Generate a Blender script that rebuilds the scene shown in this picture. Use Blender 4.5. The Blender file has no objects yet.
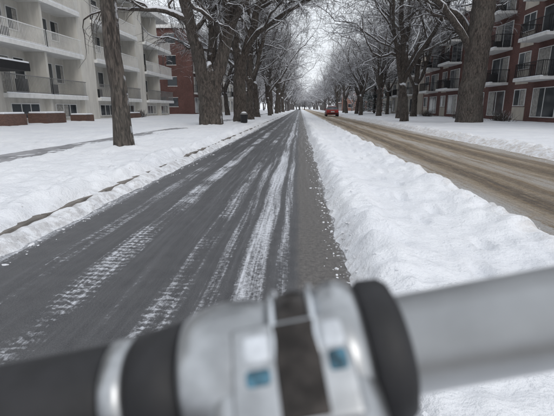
import bpy, math, random
from mathutils import Vector, Matrix, noise, Euler

scene = bpy.context.scene
scene.view_settings.view_transform = 'Standard'
scene.view_settings.look = 'None'
scene.view_settings.exposure = 0
COL = scene.collection

# ------------------------------------------------------------------ node helper
class NT:
    def __init__(s, name):
        s.mat = bpy.data.materials.new(name); s.mat.use_nodes = True
        s.t = s.mat.node_tree; s.t.nodes.clear()
        s.out = s.n('ShaderNodeOutputMaterial'); s.b = s.n('ShaderNodeBsdfPrincipled')
        s.l(s.b.outputs[0], s.out.inputs[0])
    def n(s, k, **kw):
        nd = s.t.nodes.new(k)
        for a, v in kw.items(): setattr(nd, a, v)
        return nd
    def l(s, a, b): s.t.links.new(a, b)
    def put(s, v, sock):
        if hasattr(v, 'links'): s.l(v, sock)
        else:
            if isinstance(v, tuple) and len(v) == 3 and sock.type == 'RGBA': v = v + (1,)
            sock.default_value = v
    def m(s, op, a, b=0.0, c=None, clamp=False):
        nd = s.n('ShaderNodeMath', operation=op); nd.use_clamp = clamp
        s.put(a, nd.inputs[0]); s.put(b, nd.inputs[1])
        if c is not None: s.put(c, nd.inputs[2])
        return nd.outputs[0]
    def mix(s, f, a, b, bt='MIX'):
        nd = s.n('ShaderNodeMixRGB', blend_type=bt)
        s.put(f, nd.inputs[0]); s.put(a, nd.inputs[1]); s.put(b, nd.inputs[2])
        return nd.outputs[0]
    def mr(s, v, a, b, c=0.0, d=1.0, smooth=True):
        nd = s.n('ShaderNodeMapRange'); nd.clamp = True
        if smooth: nd.interpolation_type = 'SMOOTHSTEP'
        s.put(v, nd.inputs[0])
        for i, x in enumerate((a, b, c, d)): s.put(x, nd.inputs[1+i])
        return nd.outputs[0]
    def pos(s):
        g = s.n('ShaderNodeNewGeometry'); sp = s.n('ShaderNodeSeparateXYZ')
        s.l(g.outputs['Position'], sp.inputs[0]); s.g = g
        return g.outputs['Position'], sp.outputs
    def nrm(s):
        g = s.n('ShaderNodeNewGeometry'); sp = s.n('ShaderNodeSeparateXYZ')
        s.l(g.outputs['Normal'], sp.inputs[0]); return g.outputs['Normal'], sp.outputs
    def comb(s, x, y, z):
        nd = s.n('ShaderNodeCombineXYZ')
        s.put(x, nd.inputs[0]); s.put(y, nd.inputs[1]); s.put(z, nd.inputs[2]); return nd.outputs[0]
    def scale(s, v, sc):
        nd = s.n('ShaderNodeVectorMath', operation='MULTIPLY'); s.l(v, nd.inputs[0]); nd.inputs[1].default_value = sc
        return nd.outputs[0]
    def noise(s, v, scale, det=4, rough=.55, dist=0):
        nd = s.n('ShaderNodeTexNoise'); s.put(v, nd.inputs['Vector'])
        nd.inputs['Scale'].default_value = scale; nd.inputs['Detail'].default_value = det
        nd.inputs['Roughness'].default_value = rough; nd.inputs['Distortion'].default_value = dist
        return nd.outputs[0]
    def bump(s, h, st, dist=.02):
        nd = s.n('ShaderNodeBump'); nd.inputs['Strength'].default_value = st; nd.inputs['Distance'].default_value = dist
        s.l(h, nd.inputs['Height']); s.l(nd.outputs[0], s.b.inputs['Normal'])
    def fin(s, col, rough=.7, metal=0.0):
        s.put(col, s.b.inputs['Base Color']); s.put(rough, s.b.inputs['Roughness']); s.put(metal, s.b.inputs['Metallic'])
        return s.mat

def flat(name, col, rough=.6, metal=0.0, var=.15, sc=3.0):
    t = NT(name); p, _ = t.pos()
    n = t.noise(p, sc, 5)
    f = t.mr(n, .3, .7, 1-var, 1+var)
    c = t.mix(1.0, col, t.comb(f, f, f), 'MULTIPLY')
    return t.fin(c, rough, metal)

# ------------------------------------------------------------------ materials
def mat_snow():
    t = NT('snow'); p, s = t.pos(); X, Y = s[0], s[1]
    n1 = t.noise(p, .6, 5); n2 = t.noise(p, 9, 6, .65); n3 = t.noise(p, 45, 4, .7); n4 = t.noise(p, 2.6, 4, .6)
    col = t.mix(t.mr(n1, .3, .7), (.775, .795, .84), (.86, .875, .905))
    def near(c, w): return t.mr(t.m('ABSOLUTE', t.m('SUBTRACT', X, c)), 0, w, 1, 0)
    d1 = t.m('MULTIPLY', near(2.35, .5), t.mr(n2, .40, .62))
    d2 = t.m('MULTIPLY', near(6.1, .9), t.mr(n2, .38, .62))
    d3 = t.m('MULTIPLY', near(.36, .22), t.mr(n2, .42, .66))
    d4 = t.m('MULTIPLY', near(-2.55, .3), t.mr(n2, .40, .62))
    col = t.mix(t.m('MULTIPLY', t.m('MAXIMUM', d1, d2), .55), col, (.42, .34, .26))
    col = t.mix(t.m('MULTIPLY', t.m('MAXIMUM', d3, d4), .55), col, (.36, .34, .33))
    v = t.n('ShaderNodeTexVoronoi'); t.l(p, v.inputs['Vector']); v.inputs['Scale'].default_value = 6
    deb = t.m('MULTIPLY', t.m('LESS_THAN', v.outputs['Distance'], .07), t.m('GREATER_THAN', t.noise(p, 1.3, 2), .54))
    col = t.mix(t.m('MULTIPLY', deb, .6), col, (.25, .20, .15))
    h = t.m('ADD', t.m('ADD', t.m('MULTIPLY', n2, .8), t.m('MULTIPLY', n3, .3)), t.m('MULTIPLY', n4, 1.6))
    t.bump(h, .75, .06)
    return t.fin(col, .75)

def mat_bark(name='bark', base=(.10, .082, .07), snowy=.5):
    t = NT(name); p, s = t.pos(); N, ns = t.nrm()
    st = t.scale(p, (7, 7, 1.3))
    n = t.noise(st, 2.2, 6, .65, 1.2); n2 = t.noise(p, 1.2, 4)
    dark = tuple(c*.30 for c in base); lite = tuple(c*1.7 for c in base)
    col = t.mix(t.mr(n, .38, .66), dark, lite)
    col = t.mix(t.m('MULTIPLY', t.mr(n2, .4, .7), .3), col, (.12, .115, .10))
    n3 = t.noise(p, 3.5, 5, .6)
    up = t.mr(t.m('ADD', ns[2], t.m('MULTIPLY', t.m('SUBTRACT', n3, .5), .7)), .30, .46)
    wind = t.m('ADD', t.m('MULTIPLY', ns[0], .85), t.m('MULTIPLY', ns[1], .35))
    side = t.m('MULTIPLY', t.mr(wind, .55, .8), t.mr(n3, .55, .62))
    f = t.m('MULTIPLY', t.m('MAXIMUM', up, t.m('MULTIPLY', side, snowy)), 1.0, clamp=True)
    col = t.mix(f, col, (.80, .82, .87))
    t.bump(n, 1.0, .07)
    return t.fin(col, .9)

def mat_asphalt():
    t = NT('wet_asphalt'); p, s = t.pos(); X, Y = s[0], s[1]
    wob = t.m('MULTIPLY', t.m('SUBTRACT', t.noise(t.comb(0.0, Y, 0.0), .12, 2), .5), .30)
    x = t.m('ADD', X, wob)
    fine = t.noise(p, 140, 3, .7); mid = t.noise(p, 6, 5, .6)
    longn = t.noise(t.comb(t.m('MULTIPLY', x, 16), t.m('MULTIPLY', Y, .45), 0.0), 1.0, 5, .65)
    long2 = t.noise(t.comb(t.m('MULTIPLY', x, 42), t.m('MULTIPLY', Y, 1.1), 3.0), 1.0, 4, .7)
    low = t.noise(t.comb(t.m('MULTIPLY', X, 1.1), t.m('MULTIPLY', Y, .22), 5.0), 1.0, 3)
    low2 = t.noise(p, 1.1, 3)
    spk = t.noise(p, 26, 6, .8)
    col = t.mix(t.mr(mid, .3, .7), (.030, .031, .036), (.055, .056, .060))
    col = t.mix(t.m('MULTIPLY', t.mr(longn, .40, .70), .55), col, (.11, .112, .12))
    col = t.mix(t.mr(fine, .35, .75), col, t.mix(.6, col, (.16, .16, .165)))
    strip = t.mr(t.m('ADD', x, t.m('MULTIPLY', t.m('SUBTRACT', mid, .5), .06)), -.06, 0.02)
    col = t.mix(t.m('MULTIPLY', strip, .75), col, t.mix(t.mr(spk, .35, .65), (.075, .068, .063), (.18, .165, .15)))
    def band(c, w, st):
        return t.m('MULTIPLY', t.mr(t.m('ABSOLUTE', t.m('SUBTRACT', x, c)), w*.15, w, 1, 0), st)
    ww = t.n('ShaderNodeTexWave', wave_type='BANDS', bands_direction='Y')
    t.l(t.comb(X, Y, 0.0), ww.inputs['Vector']); ww.inputs['Scale'].default_value = 4.2; ww.inputs['Distortion'].default_value = 9
    ww.inputs['Detail'].default_value = 4; ww.inputs['Detail Scale'].default_value = 2.6; ww.inputs['Detail Roughness'].default_value = .7
    tread = t.mr(ww.outputs['Fac'], .2, .85, .72, 1.0)
    tread2 = t.m('MULTIPLY', tread, t.mr(low2, .35, .6, .65, 1.0))
    tot = t.m('MAXIMUM', band(-.36, .24, 1.02), band(-.60, .14, .70))
    tot = t.m('MAXIMUM', tot, band(-.14, .12, .84))
    tot = t.m('MAXIMUM', tot, t.m('MULTIPLY', band(-.86, .22, .90), tread2))
    tot = t.m('MAXIMUM', tot, t.m('MULTIPLY', band(-1.50, .28, 1.12), tread2))
    tot = t.m('MAXIMUM', tot, t.m('MULTIPLY', band(-1.95, .22, .88), tread2))
    tot = t.m('MAXIMUM', tot, band(-1.15, .25, .50))
    tot = t.m('MAXIMUM', tot, band(.42, .2, .80))
    tot = t.m('MAXIMUM', tot, band(-2.55, .40, 1.0))
    tot = t.m('ADD', tot, t.m('MULTIPLY', t.m('SUBTRACT', low, .5), .9))
    nn = t.m('ADD', t.m('MULTIPLY', longn, .40), t.m('ADD', t.m('MULTIPLY', long2, .28), t.m('MULTIPLY', spk, .58)))
    f = t.mr(t.m('ADD', nn, t.m('MULTIPLY', tot, .34)), .84, 1.06)
    col = t.mix(t.m('MULTIPLY', f, .88), col, (.68, .70, .75))
    t.bump(t.m('ADD', fine, t.m('MULTIPLY', f, .8)), .45, .012)
    ro = t.m('ADD', t.mr(longn, .3, .7, .36, .6), t.m('MULTIPLY', f, .3))
    return t.fin(col, ro)

def mat_sanded():
    t = NT('sanded_slush'); p, s = t.pos(); X, Y = s[0], s[1]
    x = t.m('ADD', X, t.m('MULTIPLY', t.m('SUBTRACT', t.noise(t.comb(0.0, Y, 0.0), .15, 2), .5), .5))
    longn = t.noise(t.comb(t.m('MULTIPLY', x, 5), t.m('MULTIPLY', Y, .28), 0.0), 1.0, 6, .7)
    long2 = t.noise(t.comb(t.m('MULTIPLY', x, 16), t.m('MULTIPLY', Y, 1.0), 0.0), 1.0, 6, .75)
    spk = t.noise(p, 9, 8, .85); spk2 = t.noise(p, 45, 5, .85)
    col = t.mix(t.mr(longn, .34, .64), (.35, .262, .17), (.58, .47, .345))
    col = t.mix(t.m('MULTIPLY', t.mr(long2, .46, .60), .7), col, (.68, .60, .50))
    col = t.mix(t.m('MULTIPLY', t.mr(spk, .48, .58), .5), col, (.25, .18, .118))
    def band(c, w, st):
        return t.m('MULTIPLY', t.mr(t.m('ABSOLUTE', t.m('SUBTRACT', x, c)), w*.3, w, 1, 0), st)
    rut = t.m('MAXIMUM', t.m('MAXIMUM', band(3.15, .30, 1), band(4.75, .34, .95)), t.m('MAXIMUM', band(3.6, .15, .7), band(5.35, .2, .8)))
    rut = t.m('MULTIPLY', rut, t.mr(t.m('ADD', long2, t.m('ADD', t.m('MULTIPLY', longn, .4), t.m('MULTIPLY', spk, .3))), .70, .92))
    col = t.mix(t.m('MULTIPLY', rut, .82), col, (.125, .10, .08))
    sn = t.m('MAXIMUM', band(2.35, .6, 1.), t.m('MAXIMUM', band(6.1, .9, 1), band(4.05, .35, .7)))
    sn = t.m('MULTIPLY', sn, t.mr(t.m('ADD', spk, longn), .88, 1.08))
    col = t.mix(sn, col, (.70, .68, .66))
    f2 = t.mr(spk2, .35, .65, .72, 1.2)
    col = t.mix(1.0, col, t.comb(f2, f2, f2), 'MULTIPLY')
    t.bump(t.m('ADD', spk, long2), 1.0, .09)
    return t.fin(col, .85)

def mat_brick(name, c1, c2, mort=(.3, .28, .26)):
    t = NT(name); p, s = t.pos()
    v = t.comb(t.m('ADD', s[0], s[1]), s[2], 0.0)
    b = t.n('ShaderNodeTexBrick'); t.l(v, b.inputs['Vector'])
    b.inputs['Scale'].default_value = 4.3; b.inputs['Color1'].default_value = c1+(1,); b.inputs['Color2'].default_value = c2+(1,)
    b.inputs['Mortar'].default_value = mort+(1,); b.inputs['Mortar Size'].default_value = .012
    n = t.noise(p, .7, 5); f = t.mr(n, .3, .7, .8, 1.15)
    return t.fin(t.mix(1.0, b.outputs[0], t.comb(f, f, f), 'MULTIPLY'), .9)

def mat_stucco(name, c):
    t = NT(name); p, s = t.pos()
    n = t.noise(t.scale(p, (1, 1, .2)), 1.9, 6, .65); n2 = t.noise(p, 60, 3)
    f = t.mr(n, .3, .75, 1.06, .78)
    t.bump(n2, .3, .01)
    return t.fin(t.mix(1.0, c, t.comb(f, f, f), 'MULTIPLY'), .9)

M = {}
M['snow'] = mat_snow()
M['bark'] = mat_bark('bark', (.080, .066, .057))
M['bark_far'] = mat_bark('bark_hazed', (.13, .118, .115), .8)  # paler bark tone: distance haze painted into the far trees' colour
M['limb_snow'] = flat('limb_snow', (.82, .84, .88), .8, 0, .05)
M['asphalt'] = mat_asphalt()
M['sanded'] = mat_sanded()
M['concrete'] = flat('kerb_concrete', (.17, .155, .14), .9, 0, .35, 5)
M['walk'] = flat('sidewalk_concrete', (.27, .27, .285), .8, 0, .3, 2.5)
M['cream'] = mat_stucco('cream_stucco', (.62, .60, .555))
M['beige'] = mat_stucco('beige_stucco', (.50, .46, .40))
M['white'] = flat('white_paint', (.70, .70, .69), .6, 0, .08)
M['greyrail'] = flat('grey_railing_paint', (.20, .20, .20), .6, .1, .1)
M['brick'] = mat_brick('red_brick', (.140, .062, .051), (.092, .044, .039), (.17, .13, .12))
M['brick2'] = mat_brick('orange_brick', (.24, .115, .085), (.19, .088, .065))
M['dkbrick'] = mat_brick('planter_brick', (.13, .072, .055), (.09, .05, .04), (.16, .13, .11))
M['black'] = flat('black_metal', (.022, .022, .024), .5, .3, .1)
M['dark'] = flat('dark_interior', (.03, .032, .036), .5)
M['curtain'] = flat('curtain', (.34, .33, .31), .9, 0, .25, 6)
gl = NT('window_glass'); pp, _ = gl.pos(); gn = gl.noise(pp, .5, 2)
M['glass'] = gl.fin(gl.mix(gl.mr(gn, .4, .6), (.03, .036, .042), (.09, .10, .11)), .08)
M['needle'] = flat('spruce_needles', (.035, .055, .035), .8, 0, .3)

# ------------------------------------------------------------------ mesh helpers
def obj(name, verts, faces, mats, parent=None, midx=None, smooth=False):
    me = bpy.data.meshes.new(name); me.from_pydata(verts, [], faces)
    for m_ in (mats if isinstance(mats, list) else [mats]): me.materials.append(m_)
    if midx: me.polygons.foreach_set('material_index', midx)
    if smooth: me.polygons.foreach_set('use_smooth', [True]*len(faces))
    me.update()
    o = bpy.data.objects.new(name, me); COL.objects.link(o)
    if parent: o.parent = parent
    return o
def empty(name, loc=(0, 0, 0), rot=(0, 0, 0)):
    e = bpy.data.objects.new(name, None); e.location = loc; e.rotation_euler = rot; COL.objects.link(e)
    e.empty_display_size = .1
    return e
class Boxes:
    def __init__(s): s.v = []; s.f = []
    def box(s, x0, x1, y0, y1, z0, z1):
        if x0 > x1: x0, x1 = x1, x0
        b = len(s.v)
        s.v += [(x0,y0,z0),(x1,y0,z0),(x1,y1,z0),(x0,y1,z0),(x0,y0,z1),(x1,y0,z1),(x1,y1,z1),(x0,y1,z1)]
        s.f += [tuple(b+i for i in q) for q in ((0,3,2,1),(4,5,6,7),(0,1,5,4),(1,2,6,5),(2,3,7,6),(3,0,4,7))]
    def make(s, name, mat, parent):
        if s.v: return obj(name, s.v, s.f, mat, parent)

def sstep(a, b, x):
    t = (x-a)/(b-a); t = 0 if t < 0 else 1 if t > 1 else t
    return t*t*(3-2*t)
def nz(x, y, z=0): return noise.noise(Vector((x, y, z)))

# ------------------------------------------------------------------ ground
TREES_AT = [(-4.31, 9.8, .3), (-5.2, 24, .8), (-4.2, 28.6, .6), (11.7, 29.3, .9)]
STEPS = []
_r = random.Random(77)
for (fx, fy, dx, dy, n_) in ((-3.5, 3.0, .06, .62, 26), (-5.0, 9.0, -.45, .35, 18), (-8.6, 6.0, .10, .6, 22), (1.35, 2.6, .01, .66, 20)):
    for i_ in range(n_):
        s_ = 1 if i_ % 2 else -1
        L_ = math.hypot(dx, dy)
        STEPS.append((fx+dx*i_+s_*.10*dy/L_+_r.gauss(0, .03), fy+dy*i_-s_*.10*dx/L_+_r.gauss(0, .04), dx/L_, dy/L_))
def snow_h(x, y):
    if abs(x) > 40: return .25
    e1 = .07*nz(y*1.1, 3.3)+.04*nz(y*4.5, 8.1)+.02*nz(y*13, x*5)
    lump = nz(x*5.5, y*5.5, 1.7); lump2 = nz(x*14, y*14, 4.2); soft = nz(x*.8, y*.8, 9.0)
    z = -.06
    if x < -1.9:
        e0 = .10*nz(y*.45, 13.3)
        z += sstep(-2.36+e1+e0, -2.62+e1, x)*(.145+.035*lump)
        z += sstep(-2.62+e1, -2.95, x)*(.10+.03*nz(y*.5, 2.2)) - .075*math.exp(-((x+2.69)/.06)**2)*max(0, nz(y*.55, 31)+.05)
        z += .05*math.exp(-((x+3.0+.1*nz(y*.3, 5))/.25)**2)*(1+lump)
        z += sstep(-3, -15, x)*.17
        am = sstep(-2.4, -2.8, x)
        z += am*(.020*lump+.008*lump2+.035*soft)
        dip = sstep(-5.55, -5.8, x)*(1-sstep(-6.8, -7.05, x))
        z = z*(1-dip)+dip*(.150+.035*nz(x*1.1, y*.35, 7)+.02*lump2)
    elif x < 4.2:
        a = sstep(.24+e1*1.2, .58+e1*1.2, x)*(1-sstep(2.08+e1*1.5, 2.5+e1*1.5, x))
        ridge = math.exp(-((x-.70)/.24)**2)+.9*math.exp(-((x-2.0)/.28)**2)
        big = nz(x*2.3, y*2.3, 6.6)
        z += a*(.17+.075*ridge*(1+1.0*lump)+.028*lump+.014*lump2+.03*soft+.035*big)
    else:
        a = sstep(5.75+e1*2, 6.3+e1*2, x)
        ridge = math.exp(-((x-6.55)/.35)**2)
        z += a*(.15+.12*ridge*(1+lump)+.022*lump+.008*lump2+.045*soft)
        z += sstep(6.5, 16, x)*.12
    for tx, ty, tr in TREES_AT:
        if abs(x-tx) < 2.5 and abs(y-ty) < 2.5:
            z += .13*math.exp(-(((x-tx)**2+(y-ty)**2)/(tr*1.7)**2))
    return z
def dents(x, y):
    z = 0
    for sx, sy, ux, uy in STEPS:
        ex, ey = x-sx, y-sy
        if abs(ex) < .35 and abs(ey) < .35:
            al = (ex*ux+ey*uy)/.15; ac = (ex*uy-ey*ux)/.07; q = al*al+ac*ac
            z += -.055*math.exp(-q*q)+.015*math.exp(-(q-1.9)**2)
    return z
xs = [-420, -250, -140, -80, -45, -30, -24, -20, -17]
x = -15.0
while x < -9.3: xs.append(x); x += .25
while x < -3.3: xs.append(x); x += .06
while x < 2.8: xs.append(x); x += .034
while x < 5.3: xs.append(x); x += .3
while x < 7.6: xs.append(x); x += .06
while x < 20: xs.append(x); x += .3
xs += [21, 25, 32, 45, 80, 140, 250, 420]
ys = [-60, -25, -12]; y = -6.0
while y < 1.0: ys.append(y); y += .2
st = .045
while y < 900: ys.append(y); y += st; st *= 1.0145
ys.append(1000)
V = [(x, y, snow_h(x, y)+(dents(x, y) if -10 < x < 2 and 2 < y < 26 else 0)) for y in ys for x in xs]
nx = len(xs)
F = [(j*nx+i, j*nx+i+1, (j+1)*nx+i+1, (j+1)*nx+i) for j in range(len(ys)-1) for i in range(nx-1)]
obj('snow_ground', V, F, M['snow'], smooth=True)
def sheet(name, x0, x1, y0, y1, z, mat):
    return obj(name, [(x0,y0,z),(x1,y0,z),(x1,y1,z),(x0,y1,z)], [(0,1,2,3)], mat)
sheet('bike_lane', -2.64, 1.0, -40, 900, 0, M['asphalt'])
sheet('road', 1.8, 7.0, -40, 900, 0, M['sanded'])
sheet('sidewalk', -6.95, -5.65, -40, 600, .155, M['walk'])
k = Boxes(); y = -20
while y < 300:
    k.box(-2.78, -2.66, y, y+2.985, -.1, .105); y += 3.0
k.make('kerb', M['concrete'], None)
sheet('frozen_ground', -420, 420, -60, 1000, -.12, M['concrete'])

rng = random.Random(5)
cv, cf = [], []
def clod(cx, cy, cz, r):
    b = len(cv)
    t = (1+5**.5)/2
    pts = [(-1,t,0),(1,t,0),(-1,-t,0),(1,-t,0),(0,-1,t),(0,1,t),(0,-1,-t),(0,1,-t),(t,0,-1),(t,0,1),(-t,0,-1),(-t,0,1)]
    sx, sy = rng.uniform(.7, 1.5), rng.uniform(.7, 1.6)
    for p in pts:
        q = r/1.9*rng.uniform(.55, 1.25)
        cv.append((cx+p[0]*q*sx, cy+p[1]*q*sy, cz+p[2]*q*.5))
    for f in [(0,11,5),(0,5,1),(0,1,7),(0,7,10),(0,10,11),(1,5,9),(5,11,4),(11,10,2),(10,7,6),(7,1,8),(3,9,4),(3,4,2),(3,2,6),(3,6,8),(3,8,9),(4,9,5),(2,4,11),(6,2,10),(8,6,7),(9,8,1)]:
        cf.append(tuple(b+i for i in f))
for i in range(4200):
    yy = 1+39*rng.random()**1.7
    c, w = rng.choice([(.38, .07), (.46, .12), (-2.46, .10), (2.3, .16), (6.0, .2), (.36, .09), (-2.4, .06)])
    xx = rng.gauss(c, w); r = min(.036, .003+.005*rng.expovariate(1))
    if -2.25 < xx < .15: continue
    h = max(0, snow_h(xx, yy)); clod(xx, yy, h, r)
obj('snow_clods', cv, cf, M['snow'])

# ------------------------------------------------------------------ trees
def tube(V, F, MI, pts, rad, n, mi, seed=0):
    b = len(V); m = len(pts)
    d = (pts[1]-pts[0]).normalized()
    u = d.cross(Vector((.3, .9, .1))).normalized()
    for i, p in enumerate(pts):
        if n >= 16: d = (pts[min(i+3, m-1)]-pts[max(i-3, 0)]).normalized()
        elif i < m-1: d = (pts[i+1]-p).normalized()
        u = (u - d*u.dot(d)).normalized(); w = d.cross(u)
        for k_ in range(n):
            a = 2*math.pi*k_/n
            rr = rad[i]
            if n >= 16 and seed:
                rr *= 1+.10*nz(math.cos(a)*1.7+seed, math.sin(a)*1.7, p.z*.35)+.06*nz(math.cos(a)*5+seed, math.sin(a)*5, p.z*.6)
            q = p+(u*math.cos(a)+w*math.sin(a))*rr
            V.append((q.x, q.y, q.z))
    for i in range(m-1):
        for k_ in range(n):
            a = b+i*n+k_; c = b+i*n+(k_+1) % n
            F.append((a, c, c+n, a+n)); MI.append(mi)
    F.append(tuple(b+(m-1)*n+k_ for k_ in range(n))); MI.append(mi)

SIDES = [28, 16, 7, 5, 3, 3]
NSEG = [8, 9, 7, 5, 4, 3]
NCH = [4, 7, 6, 6, 5, 0]
def grow(T, p, d, L, r, lvl, R, mx, endf=.5):
    n = NSEG[lvl]; pts = [p.copy()]; rad = [r]; ds = [d.copy()]
    wn = [.06, .13, .2, .24, .26, .26][lvl]
    tr = [.04, .045, .02, 0.0, -.03, -.06][lvl]
    for i in range(n):
        d = (d+Vector((R.gauss(0, wn), R.gauss(0, wn), R.gauss(0, wn)+tr))).normalized()
        p = p+d*(L/n); pts.append(p.copy()); rad.append(r*(1-(1-endf)*(i+1)/n)); ds.append(d.copy())
    T.append((pts, rad, lvl))
    if lvl < mx: kids(T, pts, rad, ds, L, lvl, R, mx)
def kids(T, pts, rad, ds, L, lvl, R, mx, t0=.20):
    c = NCH[lvl]; n = len(pts)-1
    for j in range(c):
        t = 1.0 if j == 0 else t0+(.96-t0)*(j-R.random()*.8)/c
        f = t*n; i = min(n-1, int(f)); q = pts[i].lerp(pts[i+1], f-i); rr = rad[i]+(rad[i+1]-rad[i])*(f-i)
        dd = ds[i+1]
        ang = math.radians(R.uniform(8, 22) if j == 0 else R.uniform(28, 58))
        ax = dd.cross(Vector((R.gauss(0, 1), R.gauss(0, 1), R.gauss(0, 1)))).normalized()
        nd = Matrix.Rotation(ang, 3, ax) @ dd
        if lvl <= 2 and nd.z < .05: nd.z = abs(nd.z)*.5+.1; nd.normalize()
        k_ = (.72 if j == 0 else R.uniform(.48, .7))
        cr = rr*(.95 if j == 0 else R.uniform(.42, .62))
        mn = .0085 if mx == 5 else .018
        grow(T, q, nd, L*k_*(1 if j == 0 else 1.1-.35*t), max(cr, mn), lvl+1, R, mx, .45)

def tree_mesh(name, seed, limbs=None, trunk_h=3.2, r=.35, mx=5, bark='bark', nl=4, L1=7.0, up=28):
    R = random.Random(seed); T = []
    if limbs is None:
        n = 8; pts = []; rad = []
        lx, ly = R.gauss(0, .35), R.gauss(0, .35)
        for i in range(n+1):
            f = i/n
            pts.append(Vector((lx*f*f+.05*R.gauss(0, 1)*f, ly*f*f+.05*R.gauss(0, 1)*f, -.25+(trunk_h+.25)*f)))
            rad.append(r*(1+.38*math.exp(-f*8))*(1-.16*f))
        T.append((pts, rad, 0))
        d0 = Vector((R.gauss(0, .16), R.gauss(0, .16), 1)).normalized()
        grow(T, pts[-1]-Vector((0, 0, .12)), d0, L1*1.05, rad[-1]*1.0, 1, R, mx, .40)
        a0 = R.random()*6.28
        for j in range(nl):
            a = a0+j*6.283/nl+R.uniform(-.4, .4); tilt = math.radians(R.uniform(up-10, up+18))
            d = Vector((math.cos(a)*math.sin(tilt), math.sin(a)*math.sin(tilt), math.cos(tilt)))
            q = pts[-1].lerp(pts[-3], min(1, .25+R.random()*.35*j))
            grow(T, q, d, L1*R.uniform(.8, 1.1), r*R.uniform(.48, .66), 1, R, mx, .45)
    else:
        for (pl, lvl, Lk) in limbs:
            pts, rad = [], []
            P = [Vector(a[:3]) for a in pl]; m_ = len(P)
            for i in range(m_-1):
                p0, p1, p2, p3 = P[max(i-1, 0)], P[i], P[i+1], P[min(i+2, m_-1)]
                sl = (p2-p1).length/5
                for q in range(5):
                    f = q/5; f2, f3 = f*f, f*f*f
                    c = .5*((2*p1)+(p2-p0)*f+(2*p0-5*p1+4*p2-p3)*f2+(3*p1-p0-3*p2+p3)*f3)
                    j = min(.03, sl*.06) if (i or q) else 0
                    pts.append(Vector((c.x+R.gauss(0, j), c.y+R.gauss(0, j), c.z)))
                    rad.append((pl[i][3]+(pl[i+1][3]-pl[i][3])*f)*(1+R.gauss(0, .008)))
            pts.append(P[-1]); rad.append(pl[-1][3])
            T.append((pts, rad, 0 if pl[0][3] > .3 else 1))
            if Lk:
                ds = [(pts[min(i+1, len(pts)-1)]-pts[max(i-1, 0)]).normalized() for i in range(len(pts))]
                kids(T, pts, rad, ds, Lk, 1, R, mx, .42)
    V, F, MI = [], [], []
    for pts, rad, lvl in T:
        tube(V, F, MI, pts, rad, SIDES[lvl], 0, seed)
        if lvl in (0, 1, 2, 3):
            run_p, run_r = [], []
            for i in range(len(pts)):
                dd = (pts[min(i+2, len(pts)-1)]-pts[max(i-2, 0)]).normalized()
                ok = abs(dd.z) < (.93 if lvl > 1 else .86) and noise.noise(pts[i]*.9+Vector((seed, 0, 0))) > -.32 and rad[i] > .012 and pts[i].z > 2.6
                if ok:
                    run_p.append(pts[i]+Vector((0, 0, rad[i]*.60))); run_r.append(rad[i]*.68+.016)
                if (not ok or i == len(pts)-1):
                    if len(run_p) > 2:
                        run_r[0] *= .3; run_r[-1] *= .3
                        tube(V, F, MI, run_p, run_r, 5 if lvl > 1 else 9, 1)
                    run_p, run_r = [], []
    me = bpy.data.meshes.new(name); me.from_pydata(V, [], F)
    me.materials.append(M[bark]); me.materials.append(M['limb_snow'])
    me.polygons.foreach_set('material_index', MI); me.polygons.foreach_set('use_smooth', [True]*len(F)); me.update()
    return me
def plant(me, name, x, y, rot=0, s=1.0, parent=None):
    o = bpy.data.objects.new(name, me); COL.objects.link(o)
    o.location = (x, y, snow_h(x, y)-.06); o.rotation_euler = (0, 0, rot); o.scale = (s, s, s)
    if parent: o.parent = parent
    return o

plant(tree_mesh('slim_tree_mesh', 11, trunk_h=6.2, r=.195, L1=4.5, nl=3), 'boulevard_tree', -4.31, 9.8)
L = [
 ([(0,0,-.3,.78),(-.02,0,.35,.68),(-.02,0,1.3,.60),(.0,.0,2.1,.52),(0,0,3.0,.30),(0,0,3.5,.08)], 0, 0),
 ([(-.18,0,.6,.40),(-.30,0,2.2,.42),(-.62,.0,4.0,.36),(-1.15,.1,6.2,.31),(-1.55,.1,8.6,.26),(-2.4,.3,11.5,.17)], 1, 7.0),
 ([(.20,.1,.6,.42),(.30,.1,2.2,.44),(.85,.1,4.0,.36),(1.35,0,5.6,.32),(2.1,-.2,7.6,.27),(2.9,-.3,10.5,.18)], 1, 7.0),
 ([(.0,.3,1.0,.30),(-.02,.4,2.6,.30),(.1,.9,5.0,.26),(.05,1.6,8.0,.21),(.3,2.2,11,.15)], 1, 6.0),
 ([(.95,.1,4.4,.24),(1.7,-.5,5.8,.2),(3.2,-1.4,7.4,.16),(5.4,-2.2,8.6,.12)], 1, 5.0)]
plant(tree_mesh('forked_elm_mesh', 21, limbs=L), 'elm_tree', -5.2, 24.0)
L = [
 ([(0,0,-.3,.54),(.02,0,.4,.47),(.05,0,2.5,.42),(.1,0,4.0,.38),(-.2,.1,5.2,.32),(-.5,.2,6.8,.28),(-.8,.3,9,.2),(-.9,.5,12,.13)], 0, 6.5),
 ([(.05,0,2.8,.28),(.3,-.05,3.9,.29),(.9,-.2,5.6,.26),(1.7,-.6,7.8,.22),(3.2,-.9,10.4,.14)], 1, 7.0),
 ([(.35,0,4.2,.2),(1.2,-.6,5.4,.17),(3.2,-1.6,6.6,.13),(5.6,-2.2,7.6,.09)], 1, 4.5)]
plant(tree_mesh('elm_mesh_b', 31, limbs=L), 'elm_tree', -4.2, 28.6)
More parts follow.
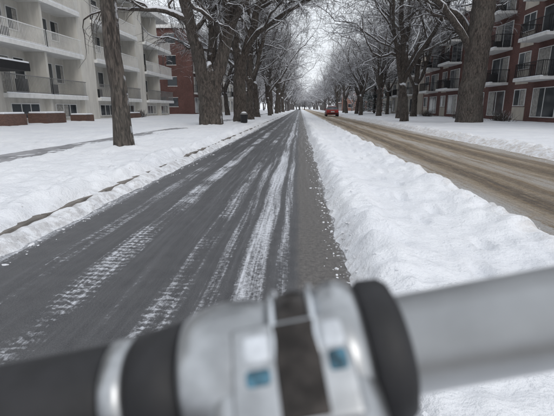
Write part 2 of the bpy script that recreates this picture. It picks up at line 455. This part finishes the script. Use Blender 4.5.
L = [
 ([(0,0,-.3,.98),(0,0,.25,.88),(-.05,0,1.6,.80),(.0,0,4.0,.74),(.1,0,6.5,.72),(.2,0,8.5,.66),(.5,0,10.2,.45),(1.2,.1,12.5,.3),(1.7,.2,15,.2)], 0, 7.5),
 ([(.0,0,7.0,.4),(-.55,-.2,8.8,.40),(-1.7,-.5,11,.32),(-3.4,-1,13.5,.2)], 1, 7.5),
 ([(-.4,0,4.6,.24),(-1.4,-.5,5.8,.22),(-3.4,-1.6,7.4,.17),(-6.2,-2.4,8.8,.12)], 1, 5.0)]
plant(tree_mesh('big_elm_mesh', 41, limbs=L), 'elm_tree', 11.7, 29.3)

VAR = [tree_mesh('elm_var_%d' % i, 100+i*7, trunk_h=2.9+.6*i, r=.30+.035*(i % 3), nl=3+(i % 2)) for i in range(4)]
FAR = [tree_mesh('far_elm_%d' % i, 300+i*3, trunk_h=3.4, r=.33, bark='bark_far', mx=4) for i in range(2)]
R = random.Random(8)
for i, (x, y) in enumerate([(8.9, 35.8), (10.6, 45), (10.8, 57.5), (9.6, 66), (10.4, 77), (9.8, 88), (10.4, 99), (9.9, 112),
                            (-4.6, 38), (-4.9, 46.5), (-4.2, 57.5), (-4.7, 67), (-4.4, 78), (-4.6, 92), (-4.3, 106),
                            (-9.5, 54), (-10.5, 72), (14.5, 70), (14, 52)]):
    plant(VAR[(i*3+i//4) % 4], 'elm_tree', x, y, R.random()*6.28, R.uniform(.85, 1.15))
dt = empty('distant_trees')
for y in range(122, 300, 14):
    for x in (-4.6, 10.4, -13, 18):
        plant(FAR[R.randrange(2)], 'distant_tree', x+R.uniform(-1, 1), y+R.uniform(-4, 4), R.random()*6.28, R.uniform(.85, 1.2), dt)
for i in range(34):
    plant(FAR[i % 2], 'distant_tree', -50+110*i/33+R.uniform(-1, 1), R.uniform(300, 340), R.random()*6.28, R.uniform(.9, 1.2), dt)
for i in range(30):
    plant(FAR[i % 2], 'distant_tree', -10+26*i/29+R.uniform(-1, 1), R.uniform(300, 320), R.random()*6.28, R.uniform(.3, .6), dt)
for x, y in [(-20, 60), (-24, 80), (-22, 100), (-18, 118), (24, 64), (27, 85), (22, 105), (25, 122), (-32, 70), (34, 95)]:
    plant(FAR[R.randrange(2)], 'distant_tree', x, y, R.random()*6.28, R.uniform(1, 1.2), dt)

def spruce(name, x, y, h, seed):
    R = random.Random(seed); V, F, MI = [], [], []
    tube(V, F, MI, [Vector((0,0,-.2)), Vector((0,0,h*.5)), Vector((0,0,h))], [.2, .12, .02], 8, 0)
    z = .9
    while z < h-.1:
        f = 1-z/h; L_ = .3+f*h*.24
        for j in range(int(9+6*f)):
            a = R.random()*6.28; l = L_*R.uniform(.75, 1.1); dr = Vector((math.cos(a), math.sin(a), 0)); sd = Vector((-dr.y, dr.x, 0))
            steps = max(4, int(l/.14))
            for q in range(1, steps+1):
                t_ = q/steps; c = dr*l*t_+Vector((0, 0, z-.28*l*t_+.14*l*t_*t_))
                for s_ in (-1, 1):
                    w = .30*(1.15-t_)*R.uniform(.6, 1.2)+.05
                    b = len(V); e = c+sd*s_*w+dr*w*.5+Vector((0, 0, -.14*R.random()-.03)); g = c+dr*.14+Vector((0,0,.02))
                    V += [tuple(c), tuple(e), tuple(g)]; F.append((b, b+1, b+2)); MI.append(2 if R.random() < .35 else 1)
        z += .2+.12*f
    o = obj(name, V, F, [M['bark'], M['needle'], M['limb_snow']], None, MI)
    o.location = (x, y, snow_h(x, y))
spruce('spruce_tree', 14.5, 82, 13, 3)
spruce('spruce_tree', 16.0, 108, 12, 4)

# ------------------------------------------------------------------ buildings
def window(fr, gl_, cu, wallx, out, y0, y1, z0, z1, mull=1, R=random):
    o = out
    gl_.box(wallx, wallx+o*.02, y0, y1, z0, z1)
    c = R.random()
    if c < .6:
        w = (y1-y0)*R.uniform(.25, .6)
        if R.random() < .5: cu.box(wallx+o*.001, wallx+o*.023, y0+.03, y0+w, z0+.03, z1-.03)
        else: cu.box(wallx+o*.001, wallx+o*.023, y1-w, y1-.03, z0+.03, z1-.03)
    t = .06
    fr.box(wallx, wallx+o*.06, y0-t, y1+t, z1, z1+t); fr.box(wallx, wallx+o*.08, y0-t, y1+t, z0-t, z0)
    for yy in (y0-t, y1): fr.box(wallx, wallx+o*.055, yy, yy+t, z0, z1)
    for j in range(mull):
        ym = y0+(y1-y0)*(j+1)/(mull+1); fr.box(wallx, wallx+o*.05, ym-.025, ym+.025, z0, z1)
def rails(rb, xf, out, xback, y0, y1, z, h=1.05, gap=.125):
    rb.box(xf, xf-out*.05, y0, y1, z+h-.05, z+h); rb.box(xf-out*.005, xf-out*.045, y0, y1, z+.08, z+.12)
    y = y0
    while y < y1:
        rb.box(xf-out*.015, xf-out*.035, y, y+.022, z+.12, z+h-.05); y += gap
def side_rails(rb, xf, out, xback, ye, z, h=1.05):
    a, b = sorted((xf-out*.05, xback))
    rb.box(a, b, ye, ye+.04, z+h-.05, z+h); rb.box(a, b, ye+.005, ye+.035, z+.08, z+.12)
    x = a
    while x < b: rb.box(x, x+.022, ye+.01, ye+.03, z+.12, z+h-.05); x += .125

def left_block():
    e = empty('apartment_building'); R = random.Random(2)
    W, S, FR, GL, CU, RW, RB, RF, SN, DK = [Boxes() for _ in range(10)]
    y0, y1 = -1.3, 50.4
    W.box(-30, -17.3, y0+.01, y1-.01, 0, 10.75)
    per = 10.5; y = y0
    while y < y1-1:
        W.box(-17.31, -16.0, y, y+2.1, 0, 10.76)
        if y+6 < y1:
            W.box(-17.31, -15.97, y+6.2, y+6.42, 0, 10.76)
            for a, b in ((y+2.1, y+6.2), (y+6.42, y+per)):
                W.box(-17.31, -16.35, a-.01, b+.01, 0, 1.78)
                window(FR, GL, CU, -16.35, 1, a+.9, b-.7, .62, 1.42, 2, R)
                for li, z in enumerate((2.0, 4.85, 7.7)):
                    S.box(-17.32, -15.72, a-.06, b+.06, z-.24, z)
                    window(FR, GL, CU, -17.3, 1, a+.35, a+2.5, z+.08, z+2.15, 1, R)
                    window(FR, GL, CU, -17.3, 1, a+2.95, b-.25, z+.95, z+2.15, 0, R)
                    rails(RB if li == 0 else RW, -15.76, 1, -17.3, a-.02, b+.02, z)
                    SN.box(-15.80, -15.722, a-.04, b+.04, z+.002, z+.05)
                    if R.random() < .5:
                        q = a+R.uniform(.3, 3.0); DK.box(-16.9, -16.4, q, q+R.uniform(.4, .9), z, z+R.uniform(.5, 1.1))
        y += per
    RF.box(-30.2, -15.6, y0-.2, y1+.2, 10.78, 11.35)
    SN.box(-30.1, -15.65, y0-.1, y1+.1, 11.35, 11.47)
    can = Boxes(); can.box(-16.0, -14.4, 19.0, 21.9, 3.1, 3.5)
    can.make('entrance_canopy', M['black'], e)
    SN.box(-15.98, -14.42, 19.02, 21.88, 3.502, 3.58)
    DK.box(-16.0, -15.95, 19.9, 21.2, .4, 2.8)
    for z in (2.0, 4.85, 7.7):
        for xx in (-20.5, -25):
            GL.box(xx, xx+1.6, y1-.02, y1+.02, z+.9, z+2.1)
    W.make('walls', M['cream'], e); S.make('balcony_slabs', M['white'], e); FR.make('window_frames', M['white'], e)
    GL.make('windows', M['glass'], e); CU.make('curtains', M['curtain'], e); RW.make('balcony_rails_upper', M['white'], e)
    RB.make('balcony_rails_lower', M['greyrail'], e); RF.make('roof', M['white'], e); SN.make('roof_snow', M['limb_snow'], e)
    DK.make('doors_and_clutter', M['dark'], e)
left_block()

def planter(x0, x1, y0, y1, h):
    e = empty('brick_planter'); b = Boxes(); b.box(x0, x1, y0, y1, 0, h); b.make('planter_walls', M['dkbrick'], e)
    s = Boxes(); s.box(x0+.04, x1-.04, y0+.04, y1-.04, h, h+.1); o = s.make('snow_cap', M['limb_snow'], e)
    m_ = o.modifiers.new('b', 'BEVEL'); m_.width = .04; m_.segments = 3
planter(-15.2, -14.1, 22.3, 24.2, .9)
planter(-15.2, -14.1, 26.6, 27.6, .75)
planter(-15.2, -14.3, 33.5, 36.5, .75)
planter(-15.2, -14.1, 19.0, 20.6, .9)

def right_block(name, Xf, y0, y1, wall, levels, roof, bays, side=1, trim='white', rail='black', depth=14):
    e = empty(name); R = random.Random(int(y0)); o = -side
    W, S, FR, GL, CU, RB, RF, SN, PN, CL = [Boxes() for _ in range(10)]
    W.box(Xf, Xf+side*depth, y0, y1, 0, roof)
    n = bays; bw = (y1-y0)/n
    for i in range(n):
        a = y0+i*bw
        for li, z in enumerate(levels):
            w0, w1 = a+bw*.10, a+bw*.56
            window(FR, GL, CU, Xf, o, w0+.25, w1-.25, z+.08, z+2.1, 1, R)
            window(FR, GL, CU, Xf, o, a+bw*.68, a+bw*.90, z+.9, z+2.1, 1, R)
            if li > 0:
                S.box(Xf-.05*o, Xf+o*1.5, w0-.1, w1+.1, z-.2, z)
                SN.box(Xf+o*1.30, Xf+o*1.49, w0-.08, w1+.08, z+.002, z+.06)
                rails(RB, Xf+o*1.46, o, Xf, w0-.08, w1+.08, z)
                side_rails(RB, Xf+o*1.46, o, Xf, w0-.08, z); side_rails(RB, Xf+o*1.46, o, Xf, w1+.04, z)
                if R.random() < .5:
                    q = R.uniform(w0+.2, w1-.8); CL.box(Xf+o*.5, Xf+o*1.0, q, q+.55, z, z+R.uniform(.6, 1.0))
            PN.box(Xf, Xf+o*.03, a+bw*.66, a+bw*.92, z-.25, z+.78)
    for yy, sg in ((y0, -1), (y1, 1)):
        for z in levels:
            for q in range(3):
                xx = Xf+side*(2.2+q*4)
                GL.box(xx, xx+side*1.3, yy-.02, yy+.02, z+.9, z+2.1)
                FR.box(xx-side*.05, xx+side*1.35, yy-.04, yy+.04, z+.83, z+.9)
                FR.box(xx-side*.05, xx+side*1.35, yy-.035, yy+.035, z+2.1, z+2.16)
    RF.box(Xf+o*.5, Xf+side*(depth+.3), y0-.35, y1+.35, roof+.003, roof+.45)
    SN.box(Xf+o*.45, Xf+side*(depth+.25), y0-.3, y1+.3, roof+.45, roof+.56)
    W.make('walls', M[wall], e); S.make('balcony_slabs', M[trim], e); FR.make('window_frames', M['white'], e)
    GL.make('windows', M['glass'], e); CU.make('curtains', M['curtain'], e); RB.make('balcony_rails', M[rail], e)
    RF.make('roof', M[trim], e); SN.make('roof_snow', M['limb_snow'], e); PN.make('spandrel_panels', M['beige' if wall == 'brick' else 'white'], e)
    CL.make('balcony_furniture', M['dark'], e)
right_block('brick_apartment_building', 17.6, 14, 43.5, 'brick', (.5, 3.3, 6.1, 8.9), 11.6, 4)
right_block('brick_apartment_building', 17.6, 47, 61, 'brick', (.5, 3.3, 6.1, 8.4), 11.0, 2)
right_block('stucco_apartment_building', 18.0, 66, 92, 'beige', (.5, 3.3, 6.1, 8.9), 11.5, 4)
right_block('brick_apartment_building', 19.0, 98, 120, 'brick2', (.5, 3.3, 6.1), 9.0, 3)
right_block('brick_apartment_building', 15.0, 150, 175, 'brick2', (.5, 3.3), 6.5, 3)
right_block('brick_apartment_building', -15.0, 58, 76, 'brick', (.5, 3.3, 6.1, 8.9), 11.7, 3, side=-1)
right_block('stucco_apartment_building', -15, 82, 108, 'cream', (.5, 3.3, 6.1), 9.0, 4, side=-1)
right_block('brick_apartment_building', -16, 116, 140, 'brick2', (.5, 3.3, 6.1), 9.0, 3, side=-1)

def shrub(name, x, y, w, d, h, seed):
    R = random.Random(seed); V, F, MI = [], [], []
    for i in range(int(120*w*d)+50):
        px, py = R.uniform(-w/2, w/2), R.gauss(0, d/4)
        p = Vector((px*.7, py*.9, 0)); q = Vector((px*1.2+R.gauss(0, .12), py+R.gauss(0, .15), h*R.uniform(.4, 1.15)*math.exp(-(py/d)**2*2)))
        m_ = p.lerp(q, .5)+Vector((R.gauss(0, .05), R.gauss(0, .05), 0))
        tube(V, F, MI, [p, m_, q], [.011, .008, .005], 3, 0)
    o = obj(name, V, F, [M['bark'], M['limb_snow']], None, MI); o.location = (x, y, snow_h(x, y)-.05)
for i, (x, y, w, d, h) in enumerate([(15.6, 33, .9, 2.5, .8), (15.4, 41, .9, 2.0, .7), (15.6, 52, .9, 3, .8), (-15.1, 38.5, .8, 2, .7)]):
    shrub('bare_shrub', x, y, w, d, h, i)

# ------------------------------------------------------------------ lathe / car / bin
def lathe(name, prof, mat, parent, n=40, axis='X', loc=(0, 0, 0), rot=(0, 0, 0)):
    V, F = [], []
    for (a, r) in prof:
        for k_ in range(n):
            t = 2*math.pi*k_/n; c, s_ = r*math.cos(t), r*math.sin(t)
            V.append((a, c, s_) if axis == 'X' else (c, a, s_) if axis == 'Y' else (c, s_, a))
    for i in range(len(prof)-1):
        for k_ in range(n):
            a = i*n+k_; b = i*n+(k_+1) % n; F.append((a, b, b+n, a+n))
    F.append(tuple(range(n))); F.append(tuple((len(prof)-1)*n+k_ for k_ in range(n)))
    o = obj(name, V, F, mat, parent, smooth=True); o.location = loc; o.rotation_euler = rot
    return o
lb = empty('litter_bin', (-3.75, 27.6, snow_h(-3.75, 27.6)-.03))
lathe('barrel', [(0, .20), (.02, .22), (.55, .26), (.56, .275), (.60, .275)], M['black'], lb, 24, 'Z')
lathe('lid', [(.60, .26), (.66, .22), (.70, .12), (.71, .02)], M['greyrail'], lb, 24, 'Z')
lathe('lid_snow', [(.69, .18), (.75, .14), (.78, .04)], M['limb_snow'], lb, 16, 'Z')

def car(x, y):
    e = empty('red_car', (x, y, .02))
    red = flat('red_car_paint', (.30, .022, .018), .35, .1, .12)
    lamp = flat('tail_lamp_lens', (.45, .01, .01), .2); plate = flat('licence_plate', (.7, .7, .7), .4)
    def loft(name, secs, mat):
        V, F = [], []
        for (yy, ring) in secs: V += [(px, yy, pz) for px, pz in ring]
        n = len(secs[0][1])
        for i in range(len(secs)-1):
            for k_ in range(n): a = i*n+k_; b = i*n+(k_+1) % n; F.append((a, b, b+n, a+n))
        F.append(tuple(range(n-1, -1, -1))); F.append(tuple((len(secs)-1)*n+i for i in range(n)))
        return obj(name, V, F, mat, e, smooth=False)
    def ring(w, z0, z1):
        return [(-w*.93, z0), (w*.93, z0), (w, z0+.18), (w, (z0+z1)/2+.1), (w*.95, z1), (-w*.95, z1), (-w, (z0+z1)/2+.1), (-w, z0+.18)]
    loft('body', [(-2.15, ring(.76, .38, .82)), (-2.05, ring(.84, .28, .95)), (-1.5, ring(.88, .22, .98)), (0, ring(.9, .2, .95)),
                  (1.2, ring(.88, .22, .93)), (1.9, ring(.82, .26, .80)), (2.15, ring(.7, .35, .66))], red)
    def cab(w0, w1, z0, z1): return [(-w0, z0), (w0, z0), (w1, z1), (-w1, z1)]
    loft('cabin_glass', [(-2.0, cab(.76, .74, .93, .96)), (-1.45, cab(.80, .62, .93, 1.38)), (-.1, cab(.82, .64, .93, 1.42)), (1.25, cab(.8, .76, .9, .94))], M['glass'])
    loft('roof', [(-1.5, cab(.64, .58, 1.36, 1.41)), (-.8, cab(.67, .58, 1.38, 1.47)), (0, cab(.66, .58, 1.38, 1.46)), (.25, cab(.64, .58, 1.34, 1.40))], red)
    loft('roof_snow', [(-1.4, cab(.55, .5, 1.40, 1.44)), (0, cab(.55, .5, 1.45, 1.51))], M['limb_snow'])
    b = Boxes(); b.box(-.8, -.5, -2.16, -2.06, .68, .86); b.box(.5, .8, -2.16, -2.06, .68, .86); b.make('tail_lamps', lamp, e)
    b = Boxes(); b.box(-.26, .26, -2.175, -2.13, .60, .74); b.make('licence_plate', plate, e)
    b = Boxes(); b.box(-.78, .78, -2.2, -2.08, .36, .5); b.make('rear_bumper', M['black'], e)
    b = Boxes(); b.box(-1.02, -.86, .55, .7, .93, 1.06); b.box(.86, 1.02, .55, .7, .93, 1.06); b.make('mirrors', red, e)
    for i, (wx, wy) in enumerate(((-.82, -1.35), (.82, -1.35), (-.82, 1.3), (.82, 1.3))):
        lathe('wheel_%d' % (i+1), [(-.11, .2), (-.11, .29), (-.08, .32), (.08, .32), (.11, .29), (.11, .2)], M['black'], e, 24, 'X', (wx, wy, .31))
        lathe('hub_%d' % (i+1), [(-.115, .05), (-.115, .19), (.115, .19), (.115, .05)], M['white'], e, 16, 'X', (wx, wy, .31))
car(4.7, 62)

# ------------------------------------------------------------------ bicycle
alu = flat('brushed_aluminium', (.46, .475, .49), .38, .85, .14, 22)
sat = flat('satin_silver_casting', (.42, .435, .45), .30, .85, .22, 70)
chrome = flat('chrome', (.66, .69, .72), .14, 1.0, .05, 60)
rub = flat('black_rubber', (.012, .012, .014), .6, 0, .3, 90)
bronze = flat('dark_clamp_band', (.038, .033, .030), .25, .6, .5, 120)
blue = flat('painted_sky_glint', (.05, .13, .18), .2, .2, .7, 300)  # blue colour stands in for sky reflected in the chrome
clear = flat('pale_plastic', (.55, .58, .62), .22, 0, .2, 120)
frm = flat('frame_paint', (.05, .055, .065), .35, .3)
bike = empty('bicycle', (-.0068, .1224, 1.1127), (0, math.radians(-11.8), math.radians(3.17)))
r = .0162
lathe('handlebar', [(-.29, r), (.29, r)], alu, bike, 64)
lathe('grip_1', [(-.33, .012), (-.328, .017), (-.32, .0180), (-.0585, .0180), (-.056, .0165)], rub, bike, 64)
lathe('grip_2', [(.33, .012), (.328, .017), (.32, .0175), (.20, .0175), (.198, .0165)], rub, bike, 48)
lathe('silver_collar', [(-.0555, .0165), (-.055, .0188), (-.0482, .0188), (-.0477, .0165)], sat, bike, 64)
lathe('rubber_spacer_1', [(-.0475, .0165), (-.0460, .0198), (-.031, .0208), (-.029, .0165)], rub, bike, 64)
def bulge(x0, x1, r0, r1, n=8, e=.35):
    return [(x0+(x1-x0)*i/n, r0+(r1-r0)*abs(math.sin(math.pi*i/n))**e) for i in range(n+1)]
lathe('clamp_shell_1', bulge(-.030, .0035, .0175, .0250, 20), sat, bike, 64)
lathe('clamp_shell_2', bulge(.0155, .0315, .0185, .0255, 16), sat, bike, 64)
lathe('clamp_band', bulge(.0030, .0160, .0220, .0246, 10), bronze, bike, 64)
lathe('clamp_rib_1', bulge(.0015, .0048, .0225, .0262, 8), chrome, bike, 64)
lathe('clamp_rib_2', bulge(.0142, .0175, .0225, .0262, 8), chrome, bike, 64)
lathe('rubber_spacer_2', [(.030, .017), (.0312, .0222), (.033, .0238), (.040, .0232), (.0422, .0215), (.044, .0165)], rub, bike, 64)
def rbox(name, sx, sy, sz, loc, rot, mat, bev):
    b = Boxes(); b.box(-sx/2, sx/2, -sy/2, sy/2, -sz/2, sz/2); o = b.make(name, mat, bike)
    o.location = loc; o.rotation_euler = rot
    m_ = o.modifiers.new('bevel', 'BEVEL'); m_.width = bev; m_.segments = 4
    for p in o.data.polygons: p.use_smooth = True
    return o
cx = .0095
tl = (math.radians(38), 0, 0)
rbox('stem_arm', .052, .075, .030, (cx-.004, -.042, -.018), (math.radians(30), 0, 0), sat, .009)
rbox('stem_frame', .036, .030, .004, (cx-.002, -.0215, .0128), tl, sat, .0019)
rbox('stem_slot', .0135, .027, .0045, (cx, -.0217, .0133), tl, bronze, .001)
rbox('sky_glint_1', .0085, .0060, .004, (cx-.0120, -.0225, .0126), tl, blue, .0018)  # blue pieces painted as sky reflections on the stem
rbox('sky_glint_2', .0065, .0070, .004, (cx+.0112, -.0215, .0135), tl, blue, .0018)
rbox('clear_lens_1', .009, .009, .0045, (cx-.0120, -.0160, .0178), tl, clear, .0021)
rbox('clear_lens_2', .0072, .009, .0045, (cx+.0112, -.0155, .0182), tl, clear, .0021)
def rod(name, p, q, ra, mat, n=12):
    p, q = Vector(p), Vector(q); V, F, MI = [], [], []
    tube(V, F, MI, [p, p.lerp(q, .5), q], [ra]*3, n, 0); return obj(name, V, F, mat, bike, smooth=True)
rod('steerer', (0, -.070, -.035), (0, -.045, -.14), .0143, chrome)
rod('head_tube', (0, -.045, -.13), (0, -.005, -.27), .022, frm)
rod('down_tube', (0, -.015, -.24), (0, -.55, -.80), .017, frm)
rod('top_tube', (0, -.040, -.16), (0, -.60, -.22), .015, frm)
rod('seat_tube', (0, -.58, -.12), (0, -.52, -.83), .015, frm)
for s_ in (-1, 1): rod('fork_leg_%d' % (1 if s_ < 0 else 2), (s_*.045, .02, -.34), (s_*.052, .20, -.80), .010, frm)
rod('fork_crown', (-.055, .005, -.31), (.055, .005, -.31), .016, frm)
def wheel(nm, c):
    V = []; n, m_ = 64, 12
    for i in range(n):
        a = 2*math.pi*i/n
        for j in range(m_):
            b = 2*math.pi*j/m_; rr = .315+.019*math.cos(b)
            V.append((c[0]+.019*math.sin(b), c[1]+rr*math.cos(a), c[2]+rr*math.sin(a)))
    F = [(i*m_+j, i*m_+(j+1) % m_, ((i+1) % n)*m_+(j+1) % m_, ((i+1) % n)*m_+j) for i in range(n) for j in range(m_)]
    obj(nm+'_tyre', V, F, rub, bike, smooth=True)
    V, F, MI = [], [], []
    for i in range(28):
        a = 2*math.pi*i/28; sx = .03 if i % 2 else -.03
        tube(V, F, MI, [Vector((c[0]+sx, c[1], c[2])), Vector((c[0], c[1]+.3*math.cos(a), c[2]+.3*math.sin(a)))], [.001, .001], 4, 0)
    tube(V, F, MI, [Vector((c[0]-.05, c[1], c[2])), Vector((c[0]+.05, c[1], c[2]))], [.018, .018], 12, 0)
    obj(nm+'_spokes_and_hub', V, F, chrome, bike)
wheel('front_wheel', (0, .20, -.80)); wheel('rear_wheel', (0, -.86, -.80))
rod('chain_stay', (0.02, -.52, -.83), (.05, -.86, -.80), .009, frm); rod('seat_stay', (.02, -.58, -.2), (.05, -.86, -.80), .008, frm)
rbox('saddle', .14, .26, .045, (0, -.62, -.04), (0, 0, 0), rub, .02)

# ------------------------------------------------------------------ sky, sun, camera
w = bpy.data.worlds.new('World'); scene.world = w; w.use_nodes = True
nt = w.node_tree; nt.nodes.clear()
sky = nt.nodes.new('ShaderNodeTexSky'); sky.sky_type = 'NISHITA'; sky.sun_disc = False
sky.sun_elevation = math.radians(38); sky.sun_rotation = math.radians(150); sky.air_density = 1; sky.dust_density = 6
mixn = nt.nodes.new('ShaderNodeMixRGB'); mixn.inputs[0].default_value = .88
mixn.inputs[2].default_value = (8.1, 8.45, 8.9, 1)
bg = nt.nodes.new('ShaderNodeBackground'); bg.inputs[1].default_value = .128
wo = nt.nodes.new('ShaderNodeOutputWorld')
nt.links.new(sky.outputs[0], mixn.inputs[1]); nt.links.new(mixn.outputs[0], bg.inputs[0]); nt.links.new(bg.outputs[0], wo.inputs[0])
sd = bpy.data.lights.new('sun', 'SUN'); sd.energy = .6; sd.angle = math.radians(25); sd.color = (1, .98, .95)
so = bpy.data.objects.new('sun', sd); COL.objects.link(so)
el, az = math.radians(38), math.radians(150)
dv = Vector((math.sin(az)*math.cos(el), math.cos(az)*math.cos(el), math.sin(el)))
so.rotation_euler = dv.to_track_quat('Z', 'Y').to_euler()

cd = bpy.data.cameras.new('camera'); cam = bpy.data.objects.new('camera', cd); COL.objects.link(cam)
cam.location = (0, 0, 1.2); cam.rotation_euler = (math.radians(90-13.94), 0, math.radians(3.17))
cd.sensor_width = 36; cd.lens = 26.19; cd.clip_start = .01; cd.clip_end = 2000
cd.dof.use_dof = True; cd.dof.focus_distance = 12; cd.dof.aperture_fstop = 10.0
scene.camera = cam
